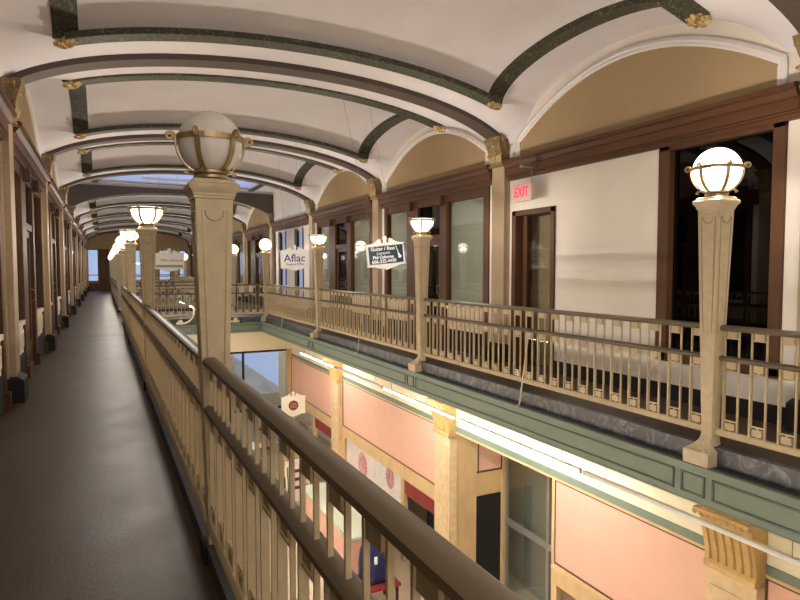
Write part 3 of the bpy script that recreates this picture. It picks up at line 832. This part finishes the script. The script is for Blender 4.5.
for i_,yc in enumerate((25,30,35,40)):
    strip((XT, yc, ZT), 'glowing strip light under the right balcony beyond the bridge, %s' % ORD[i_], True)
    strip((XTL, yc, ZT), 'glowing strip light under the left balcony beyond the bridge, %s' % ORD[i_], True)

# ------------------------------------------------------------------ ground-floor shopfronts
XG = 5.2; XGL = CX*2-XG-.06
def pil_low(loc, rz, label, src=[None]):
    if src[0] is not None: return dup(src[0], loc, rz, label)
    r = thing('lower_pilaster', label, 'pilaster', loc, rz)
    m = MB(); m.box(-.25,.25,-.13,.02,GZ,-1.32); m.box(-.19,.19,-.145,-.13,GZ+.3,-1.5); m.build('shaft', M['tanp'], r, bevel=.01)
    m = MB(); prof = [(-.13,-1.36),(-.16,-1.34),(-.16,-1.30),(-.14,-1.27),(-.15,-1.15),(-.19,-1.0),(-.22,-.9),(-.22,-.84),(0,-.84),(0,-1.36)]
    n = len(prof); m.add([(-.25,y,z) for y,z in prof]+[(.25,y,z) for y,z in prof], [tuple(range(n)),tuple(range(n,2*n))]+[(i,(i+1)%n,n+(i+1)%n,n+i) for i in range(n)])
    for x in (-.2,-.12,-.04,.04,.12,.2):
        m.sweep([(x,-.15,-1.26),(x,-.155,-1.15),(x,-.195,-1.0),(x,-.225,-.9)], [(-.022,-.01),(.022,-.01),(.014,.018),(-.014,.018)], up=(0,-1,0.2))
    m.build('capital', M['tancap'], r)
    m = MB(); prof = [(-.22,-.84),(-.30,-.80),(-.30,-.76),(0,-.76),(0,-.84)]; n = len(prof)
    m.add([(-.27,y,z) for y,z in prof]+[(.27,y,z) for y,z in prof], [tuple(range(n)),tuple(range(n,2*n))]+[(i,(i+1)%n,n+(i+1)%n,n+i) for i in range(n)])
    for j in range(9): x = -.26+.065*j; m.lathe([(0,0),(.02,.01),(.024,.03),(.02,.04)], (x,-.29,-.83), 8)
    m.build('bracket', M['tancap'], r)
    src[0] = r; return r
for yc,lab in ((3.45,'tan ground-floor pilaster with gilt scroll capital at the bottom right'),(8.65,'tan ground-floor pilaster beside the recessed shop entrance'),(13.9,'tan ground-floor pilaster left of the flower posters'),(-1.6,'tan ground-floor pilaster behind the camera on the right')):
    pil_low((XG, yc, 0), -PI/2, lab)
for q,yc in enumerate((3.45,8.65,13.9)): pil_low((XGL, yc, 0), PI/2, 'tan ground-floor pilaster under the left balcony, %s from the camera' % ORD[q])
# walls: cream frieze, green strip; masonry behind
def low_wall(name, X, s):
    def bx(mb, d0, d1, ya, yb, z0, z1):
        a, b = X+s*d0, X+s*d1; mb.box(min(a,b), max(a,b), ya, yb, z0, z1)
    mb = MB(); ye = YK(3)+.2
    mb.mi = 0; bx(mb, 0, .1, YB, ye, -1.155, -.41)
    mb.mi = 1; bx(mb, -.012, .1, YB, ye, -1.24, -1.155)
    mb.mi = 2; bx(mb, -.02, .1, YB, ye, -1.27, -1.24)
    mb.mi = 3; bx(mb, 1.6, 1.7, YB, 25.2 if s > 0 else YE, GZ, -.41)
    o = mb.build(name, [M['frieze'], M['green'], M['tan'], M['cream_wall']]); struct(o)
low_wall('wall_lower_right', XG, 1); low_wall('wall_lower_left', XGL, -1)
def pink_bay(label, X, right, ya, yb, glaz, zt=-1.27, zb=-2.38):
    """pink fascia panel, tan rail, glazing below; local -y room"""
    c = (ya+yb)/2; h = (yb-ya)/2
    r = thing('ground_shopfront', label, 'shopfront', (X, c, 0), -PI/2 if right else PI/2)
    MB().box(-h,h,.0,.05,zb,zt).build('pink_panel', M['pink'], r)
    m = MB(); m.box(-h,h,-.012,0,zb,zb+.02); m.box(-h,-h+.02,-.012,0,zb,zt); m.box(h-.02,h,-.012,0,zb,zt); m.box(-h,h,-.012,0,zt-.02,zt); m.build('panel_edge', M['tan_edge'], r)
    m = MB(); m.box(-h,h,-.05,.06,zb-.25,zb); m.box(-h,h,-.06,-.05,zb-.06,zb-.02); m.build('lintel', M['tan'], r, bevel=.006)
    for a,b,kind in glaz:
        if kind == 'mullion': MB().box(a,b,-.03,.08,GZ,zb-.25).build('mullion', M['tan'], r, bevel=.005)
        elif kind == 'poster': MB().box(a,b,.03,.04,GZ+.5,zb-.25).build('poster', M['poster'], r)
        elif kind == 'poster_b': MB().box(a,b,.03,.04,GZ+.5,zb-.25).build('poster', M['poster_b'], r)
        elif kind == 'glass':
            MB().box(a,b,.03,.04,GZ+.4,zb-.25).build('pane', M['glass'], r); MB().box(a,b,0,.08,GZ,GZ+.4).build('stall_riser', M['tan'], r)
        elif kind == 'awning':
            MB().box(a,b,.0,.03,zb-.55,zb-.25).build('fascia_board', M['maroon'], r)
            MB().box(a,b,.5,.52,GZ,zb-.25).build('dark_interior', M['dark'], r)
    return r
# right side, local x = -(y - centre)
pink_bay('pink-panelled ground-floor shopfront at the bottom right', XG, True, 3.70, 5.97, [(-1.13,-1.05,'mullion'),(-1.05,1.05,'glass'),(1.05,1.13,'mullion')])
pink_bay('pink-panelled ground-floor shopfront with flower posters and maroon board', XG, True, 8.90, 13.65,
         [(-2.37,-2.2,'mullion'),(-2.2,-.65,'poster'),(-.65,.85,'poster_b'),(.85,.97,'mullion'),(.97,2.3,'awning'),(2.3,2.37,'mullion')])
pink_bay('pink-panelled ground-floor shopfront nearest the bridge', XG, True, 14.15, 18.1,
         [(-1.92,-1.8,'mullion'),(-1.8,0.2,'glass'),(.2,.3,'mullion'),(.3,1.8,'awning'),(1.8,1.92,'mullion')])
pink_bay('pink-panelled ground-floor shopfront beside the camera', XG, True, -1.35, 3.2, [(-2.2,2.2,'glass')])
pink_bay('pink-panelled ground-floor shopfront under the near left balcony', XGL, False, 3.70, 8.4, [(-2.3,-2.2,'mullion'),(-2.2,2.2,'glass'),(2.2,2.3,'mullion')])
pink_bay('pink-panelled ground-floor shopfront under the far left balcony', XGL, False, 8.9, 13.65, [(-2.3,-2.2,'mullion'),(-2.2,2.2,'glass'),(2.2,2.3,'mullion')])
pink_bay('pink-panelled ground-floor shopfront under the left balcony by the bridge', XGL, False, 14.15, 18.0, [(-1.9,-1.8,'mullion'),(-1.8,1.8,'glass'),(1.8,1.9,'mullion')])
# flower heads on the posters
def flower(r, x, z, s_):
    m = MB()
    for q in range(7):
        a = 2*PI*q/7; V = [(x,0.022,z)]; 
        for i in range(9):
            b = a-.5+i/8; rr = s_*(1+.15*math.sin(3*i)); V.append((x+rr*math.cos(b), .022, z+rr*1.2*math.sin(b)))
        m.add(V, [(0,i+1,i+2) for i in range(8)])
    return m
for o in list(bpy.data.objects):
    if o.name.startswith('ground_shopfront') and 'flower' in o['label']:
        flower(o, -1.2, -3.05, .26).build('printed_flower', mat('poster_pink', (210,152,144), .6, noise=.3, scale=12), o, fix=False)
        flower(o, .25, -2.85, .2).build('printed_flower', mat('poster_rose', (190,140,140), .6, noise=.3, scale=12), o, fix=False)
# recessed entrance
mb = MB(); yr = 8.42
mb.mi = 0; mb.box(5.62, 6.14, yr, yr+.1, -2.0, -.41)
mb.mi = 1; mb.box(XG+.02, 5.62, yr, yr+.1, GZ, -.41); mb.box(5.62, 6.14, yr, yr+.1, -2.42, -2.0); mb.box(6.14, 6.25, yr-.04, yr+.1, GZ, -1.2); 
mb.mi = 2; mb.box(5.64, 5.66, yr-.012, yr, -2.0, -.41); mb.box(5.62, 6.14, yr-.012, yr, -2.02, -1.99); mb.box(6.12, 6.14, yr-.012, yr, -2.0, -.41)
mb.mi = 3; mb.box(5.62, 6.14, yr+.02, yr+.1, GZ, -2.42)
mb.mi = 0; mb.box(XG+.05, 6.3, 5.90, 5.95, GZ, -.41)
mb.mi = 1; mb.box(XG-.02, XG+.1, 5.95, 6.0, GZ, -1.27)
struct(mb.build('wall_recess', [M['pink'], M['tan'], M['tan_edge'], M['dark']]))
r = thing('entrance_screen', 'grey aluminium framed glass entrance in the ground-floor recess', 'glass door', (6.22, 7.17, 0), -PI/2)
m = MB()
for x in (-1.22,-.1,1.18): m.box(x-.03,x+.03,-.03,.03,GZ,-.45)
m.box(-1.25,1.2,-.03,.03,-2.98,-2.88); m.box(-1.25,1.2,-.03,.03,GZ,GZ+.1)
m.build('frame', M['alu'], r, bevel=.004)
MB().box(-1.22,1.18,-.003,.003,GZ+.1,-.45).build('pane', M['glass'], r)
r = thing('vestibule_fill_lamp', 'added fill lamp inside the recessed ground-floor entrance', 'light', (6.45, 7.2, -.50))  # lamp added to brighten the vestibule behind the entrance glass
df = MB().lathe([(0,0),(.12,.02),(.14,.06),(.14,.088)], n=20).build('diffuser', M['lamp_on'], r, smooth=True)
ld = bpy.data.lights.new('bulb', 'POINT'); ld.energy = 45; ld.color = (1,.95,.88); ld.shadow_soft_size = .03
lo = bpy.data.objects.new('bulb', ld); COL.objects.link(lo); lo.parent = df; lo.location = (0,0,.05)
mb = MB(); mb.box(6.7, 6.75, 5.95, 8.5, GZ, -.41); struct(mb.build('wall_vestibule', mat('grey_green_wall', (150,150,138), .7)))

# glazed screen under the bridge, with the arcade's lower hall beyond
ysc = 18.12
mb = MB(); mb.box(XGL, XG, ysc, ysc+.1, -1.02, -.41); struct(mb.build('wall_bridge_header', M['frieze']))
r = thing('glass_screen', 'dark framed glass screen below the bridge with bluish light behind', 'glass partition', (0, ysc, 0))
m = MB(); m.box(XGL,XG,0,.06,-1.08,-1.02); m.box(XGL,XG,0,.06,-2.86,-2.79)
for x in (0.4,1.5,2.6,3.3,3.72): m.box(x-.03,x+.03,0,.06,GZ,-1.02)
m.build('frame', M['black'], r)
MB().box(XGL,XG-.14,.02,.03,GZ,-1.08).build('pane', M['glass'], r)
mb = MB(); mb.box(XG-.14, XG, ysc-.02, ysc+.1, GZ, -1.02); struct(mb.build('trim_%d' % TRIM, M['tan'])); TRIM += 1
mb = MB()
mb.box(-2.6, 1.8, 25.0, 25.2, GZ, -.41); mb.box(1.8, 6.8, 25.0, 25.2, GZ, GZ+.5); mb.box(6.6, 6.8, ysc, 25, GZ, -.41); mb.box(2.7,2.9,25,25.2,GZ,-.41); mb.box(4.6,4.75,25,25.2,GZ,-.41); mb.box(1.8,6.8,25,25.2,-.9,-.41)
struct(mb.build('wall_lower_far', M['white_wall']))
g = MB(); g.box(1.8, 6.6, 25.08, 25.1, GZ+.5, -.9); struct(g.build('window_10', M['glass']))
# daylight reaches the lower hall: the ground-floor windows look straight to the sky through this opening
# ------------------------------------------------------------------ hanging signs
def scroll_board(wd, ht, dp=.035):
    pts = [(-wd/2,-ht/2),(-wd*.30,-ht/2-.01),(-wd*.22,-ht/2-.035),(-wd*.1,-ht/2-.05),(0,-ht/2-.075),(wd*.1,-ht/2-.05),(wd*.22,-ht/2-.035),(wd*.30,-ht/2-.01),(wd/2,-ht/2),
           (wd/2-.012,-ht/2+.03),(wd/2-.012,ht/2-.03),(wd/2+.01,ht/2)]
    tp = [(wd*.36,ht/2+.008),(wd*.27,ht/2+.03),(wd*.2,ht/2+.065),(wd*.14,ht/2+.09),(wd*.105,ht/2+.08),(wd*.10,ht/2+.03),(wd*.085,ht/2+.008)]
    fin = [(wd*.05,ht/2+.012),(wd*.04,ht/2+.05),(wd*.06,ht/2+.09),(wd*.045,ht/2+.125),(0,ht/2+.14)]
    pts += tp+fin+[(-x,z) for x,z in reversed(fin[:-1])]+[(-x,z) for x,z in reversed(tp)]+[(-wd/2-.01,ht/2),(-wd/2+.012,ht/2-.03),(-wd/2+.012,-ht/2+.03)]
    return MB().poly(pts, dp)
def sign(label, loc, roll, wd, ht, top, body='sign_white'):
    if loc[2] > 0:
        k = math.floor((loc[1]-Y0)/L); top = Sz(loc[0]-.0, loc[1]-YK(k)-HB)+.03
    r = thing('hanging_sign', label, 'sign', loc, rot=(0, -roll, 0))
    scroll_board(wd, ht).xf(Matrix.Translation((0,-.0175,0))).build('board', M[body], r, bevel=.003)
    m = MB()
    for sx_ in (-1,1): m.tube([(sx_*wd*.3,0,ht/2+.02),(sx_*wd*.3-roll*(top-loc[2]),0,top-loc[2])], .0025, 5, up=(0,1,.01))
    m.build('hanging_wire', M['wire'], r)
    m = MB(); b = .012
    m.box(-wd/2+.02,wd/2-.02,-.024,-.017,ht/2-.045,ht/2-.033); m.box(-wd/2+.02,wd/2-.02,-.024,-.017,-ht/2+.033,-ht/2+.045)
    m.box(-wd/2+.02,-wd/2+.032,-.024,-.017,-ht/2+.033,ht/2-.033); m.box(wd/2-.032,wd/2-.02,-.024,-.017,-ht/2+.033,ht/2-.033)
    m.build('frame_moulding', M[body], r)
    return r
r = sign('white framed dark teal sign for guitar and bass lessons', (4.40, 9.45, 1.70), math.radians(6), .74, .38, 4.14)
MB().box(-.325,.325,-.024,-.017,-.155,.155).build('panel', M['sign_blue'], r)
text('lettering', 'Guitar / Bass', .088, M['ink_white'], r, (-.055,-.027,.105), .001, 1.0, .0015)
text('lettering', 'Lessons', .074, M['ink_white'], r, (-.06,-.027,.032), .001, 1.1, 0, .35)
text('lettering', 'Phil Osborne', .078, M['ink_white'], r, (-.06,-.027,-.04), .001, .95, .002)
text('lettering', '606-325-4438', .082, M['ink_white'], r, (-.05,-.027,-.113), .001, 1.0, .002)
m = MB()
gt = lambda cx,cz,rx,rz_: [(cx+rx*math.cos(2*PI*i/16), cz+rz_*math.sin(2*PI*i/16)) for i in range(16)]
m.poly(gt(.258,-.05,.032,.030),.003); m.poly(gt(.242,-.01,.020,.020),.003); m.poly([(.234,.0),(.196,.125),(.206,.128),(.246,.005)],.003); m.poly([(.19,.12),(.186,.14),(.204,.145),(.208,.125)],.003)
m.xf(Matrix.Translation((0,-.027,0))).build('guitar_drawing', M['ink_white'], r)
r = sign('white hanging sign with blue lettering and swan-neck top', (4.42, 15.0, 1.70), math.radians(2), .78, .45, 4.14)
text('lettering', 'Aflac', .27, M['ink_blue'], r, (-.01,-.02,.02), .001, 1.05, .003)
text('lettering', 'Regional Office', .075, M['ink_blue'], r, (0,-.02,-.125), .001, 1.0, .001)
r = sign('pale grey hanging sign with teal double band over the bridge', (1.62, 17.3, 1.66), 0, .78, .42, 4.22)
text('lettering', 'TRG Advisors', .10, M['ink_grey'], r, (.05,-.02,.02), .001, 1.0, .001)
m = MB(); m.box(-.34,.34,-.02,-.016,-.13,-.105); m.box(-.34,.34,-.02,-.016,-.165,-.14); m.build('band', M['band'], r)
r = sign('small pale hanging sign far beyond the bridge', (3.55, 24.5, 1.65), 0, .78, .42, 4.0)
r = sign('cream sign with a round maroon emblem hanging under the right balcony', (4.40, 15.2, -2.12), 0, .66, .46, -.40, 'sign_cream')
m = MB(); m.poly([(.13*math.cos(2*PI*i/28), .13*math.sin(2*PI*i/28)) for i in range(28)], .006); m.xf(Matrix.Translation((0,-.024,0))).build('emblem', M['maroon_d'], r)
m = MB()
for z,hw in ((.06,.07),(.02,.10),(-.02,.10),(-.06,.08)): m.box(-hw,hw,-.027,-.024,z-.007,z+.007)
m.build('emblem_bars', M['ink_pink'], r)

# scroll ornament with clock on the bridge front
r = thing('clock_crest', 'dark green crest with white round dial and cream scrolls on the bridge front', 'ornament', (2.66, YK(3)-.20, -.12))
pts = [(-.98,0),(-.98,.06),(-.70,.10),(-.52,.16),(-.42,.26)]+[(-.40*math.cos(PI*(.03+.94*i/16)), .34+.38*math.sin(PI*(.03+.94*i/16))) for i in range(17)]+[(.42,.26),(.52,.16),(.70,.10),(.98,.06),(.98,0)]
MB().poly(pts, .04).xf(Matrix.Translation((0,-.04,0))).build('back_board', M['crest'], r)
m = MB(); m.poly([(.25*math.cos(2*PI*i/30), .33+.25*math.sin(2*PI*i/30)) for i in range(30)], .03); m.xf(Matrix.Translation((0,-.07,0))).build('dial', M['sign_white'], r)
for sg in (-1,1):
    m = MB(); pts = [(-.39,.42),(-.395,.33),(-.42,.24),(-.47,.16),(-.54,.10),(-.63,.06),(-.74,.05),(-.86,.06)]
    m.tube([(sg*-x if sg > 0 else x, -.06, z) for x,z in pts], .026, 8, up=(0,1,.01))
    for x,z,q in ((-.39,.44,.05),(-.76,.09,.075)): m.lathe([(0,-q),(q*.7,-q*.7),(q,0),(q*.7,q*.7),(0,q)], (x if sg < 0 else -x, -.07, z), 14)
    m.build('scroll', M['frieze'], r, smooth=True)

# ------------------------------------------------------------------ things on the ground floor
r = thing('service_counter', 'tan counter with pale green top on the ground floor before the posters', 'counter', (4.2, 11.1, GZ))
MB().box(-.35,.35,-1.4,1.4,0,.95).build('body', M['pink'], r, bevel=.01)
MB().box(-.42,.42,-1.45,1.45,.95,1.0).build('top', mat('pale_green_top', (196,206,186), .4), r, bevel=.008)
MB().box(-.38,-.35,-1.4,1.4,.86,.95).build('edge_band', M['tan'], r)
r = thing('bench', 'low red edged bench carrying the navy bag on the ground floor', 'bench', (4.05, 9.15, GZ))
MB().box(-.35,.35,-.3,.3,.40,.45).build('seat', M['maroon'], r)
for a in (-.3,.3):
    for b in (-.25,.25): MB().box(a-.02,a+.02,b-.02,b+.02,0,.40).build('leg', M['black'], r)
r = thing('bag', 'large navy blue cloth bag with white marks on the red edged bench', 'bag', (4.05, 9.15, GZ+.45))
m = MB(); N = 24; V = []; F = []
rg = [(0,.24,.17),(.06,.28,.2),(.3,.29,.21),(.55,.28,.19),(.68,.22,.14),(.73,.1,.07)]
for z,a,b in rg:
    for i in range(N): t = 2*PI*i/N; k_ = 1+.06*math.sin(5*t+z*6); V.append((a*k_*math.cos(t), b*k_*math.sin(t), z))
for q in range(len(rg)-1):
    for i in range(N): F.append((q*N+i, q*N+(i+1)%N, (q+1)*N+(i+1)%N, (q+1)*N+i))
F.append(tuple(range((len(rg)-1)*N, len(rg)*N))); F.append(tuple(reversed(range(N)))); m.add(V,F); m.build('body', M['rug'], r, smooth=True)
MB().tube([(-.08,0,.72),(-.06,0,.82),(.06,0,.82),(.08,0,.72)], .012).build('handle', M['rug'], r, smooth=True)
m = MB(); m.box(-.10,-.05,-.225,-.20,.38,.5); m.build('white_label', M['ink_white'], r)
r = thing('red_stool', 'bright red stool seen through the near railing far below', 'stool', (4.55, 18.9, GZ))
MB().lathe([(.19,.62),(.2,.66),(.19,.69),(0,.7)], n=20).build('seat', M['red'], r, smooth=True)
MB().lathe([(.17,0),(.15,.03),(.05,.08),(.05,.5),(.12,.62)], n=20).build('pedestal', M['red'], r, smooth=True)
r = thing('menu_board', 'white standing board with red print seen between the near balusters', 'board', (4.05, 13.6, GZ), .1)
MB().box(-.32,.32,-.015,.015,.25,1.25).build('panel', M['sign_white'], r)
m = MB(); 
for z in (.95,.75,.55): m.box(-.22,.22,-.02,-.015,z,z+.08)
m.build('printed_band', M['maroon'], r)
for a in (-.28,.28): MB().tube([(a,-.12,0),(a,0,1.25),(a,.12,0)], .012).build('leg', M['black'], r)
r = thing('display_cabinet', 'tan cabinet with dark base standing by the glass on the ground floor', 'cabinet', (4.45, 15.2, GZ))
MB().box(-.35,.35,-.5,.5,.35,1.1).build('body', M['tan'], r, bevel=.01)
MB().box(-.32,.32,-.47,.47,0,.35).build('base', M['black'], r)
MB().box(-.37,.37,-.52,.52,1.1,1.13).build('top', M['sign_white'], r)
r = thing('cafe_table', 'small white table on the ground floor beneath the bridge side', 'table', (3.6, 16.9, GZ))
MB().lathe([(0,.72),(.38,.72),(.38,.75),(0,.75)], n=24).build('tabletop', M['sign_white'], r)
MB().lathe([(.22,0),(.2,.03),(.03,.05),(.03,.72)], n=16).build('pedestal', M['black'], r)

# thin cable looped over the bridge corner
tag(MB().tube([(3.55,YK(3)-.25,-.12),(3.3,YK(3)-.3,.02),(3.0,YK(3)-.4,-.06),(2.9,YK(3)-.3,-.13)], .006).build('cable', M['wire'], None, smooth=True), 'thin pale cable lying over the edge of the bridge', 'cable')
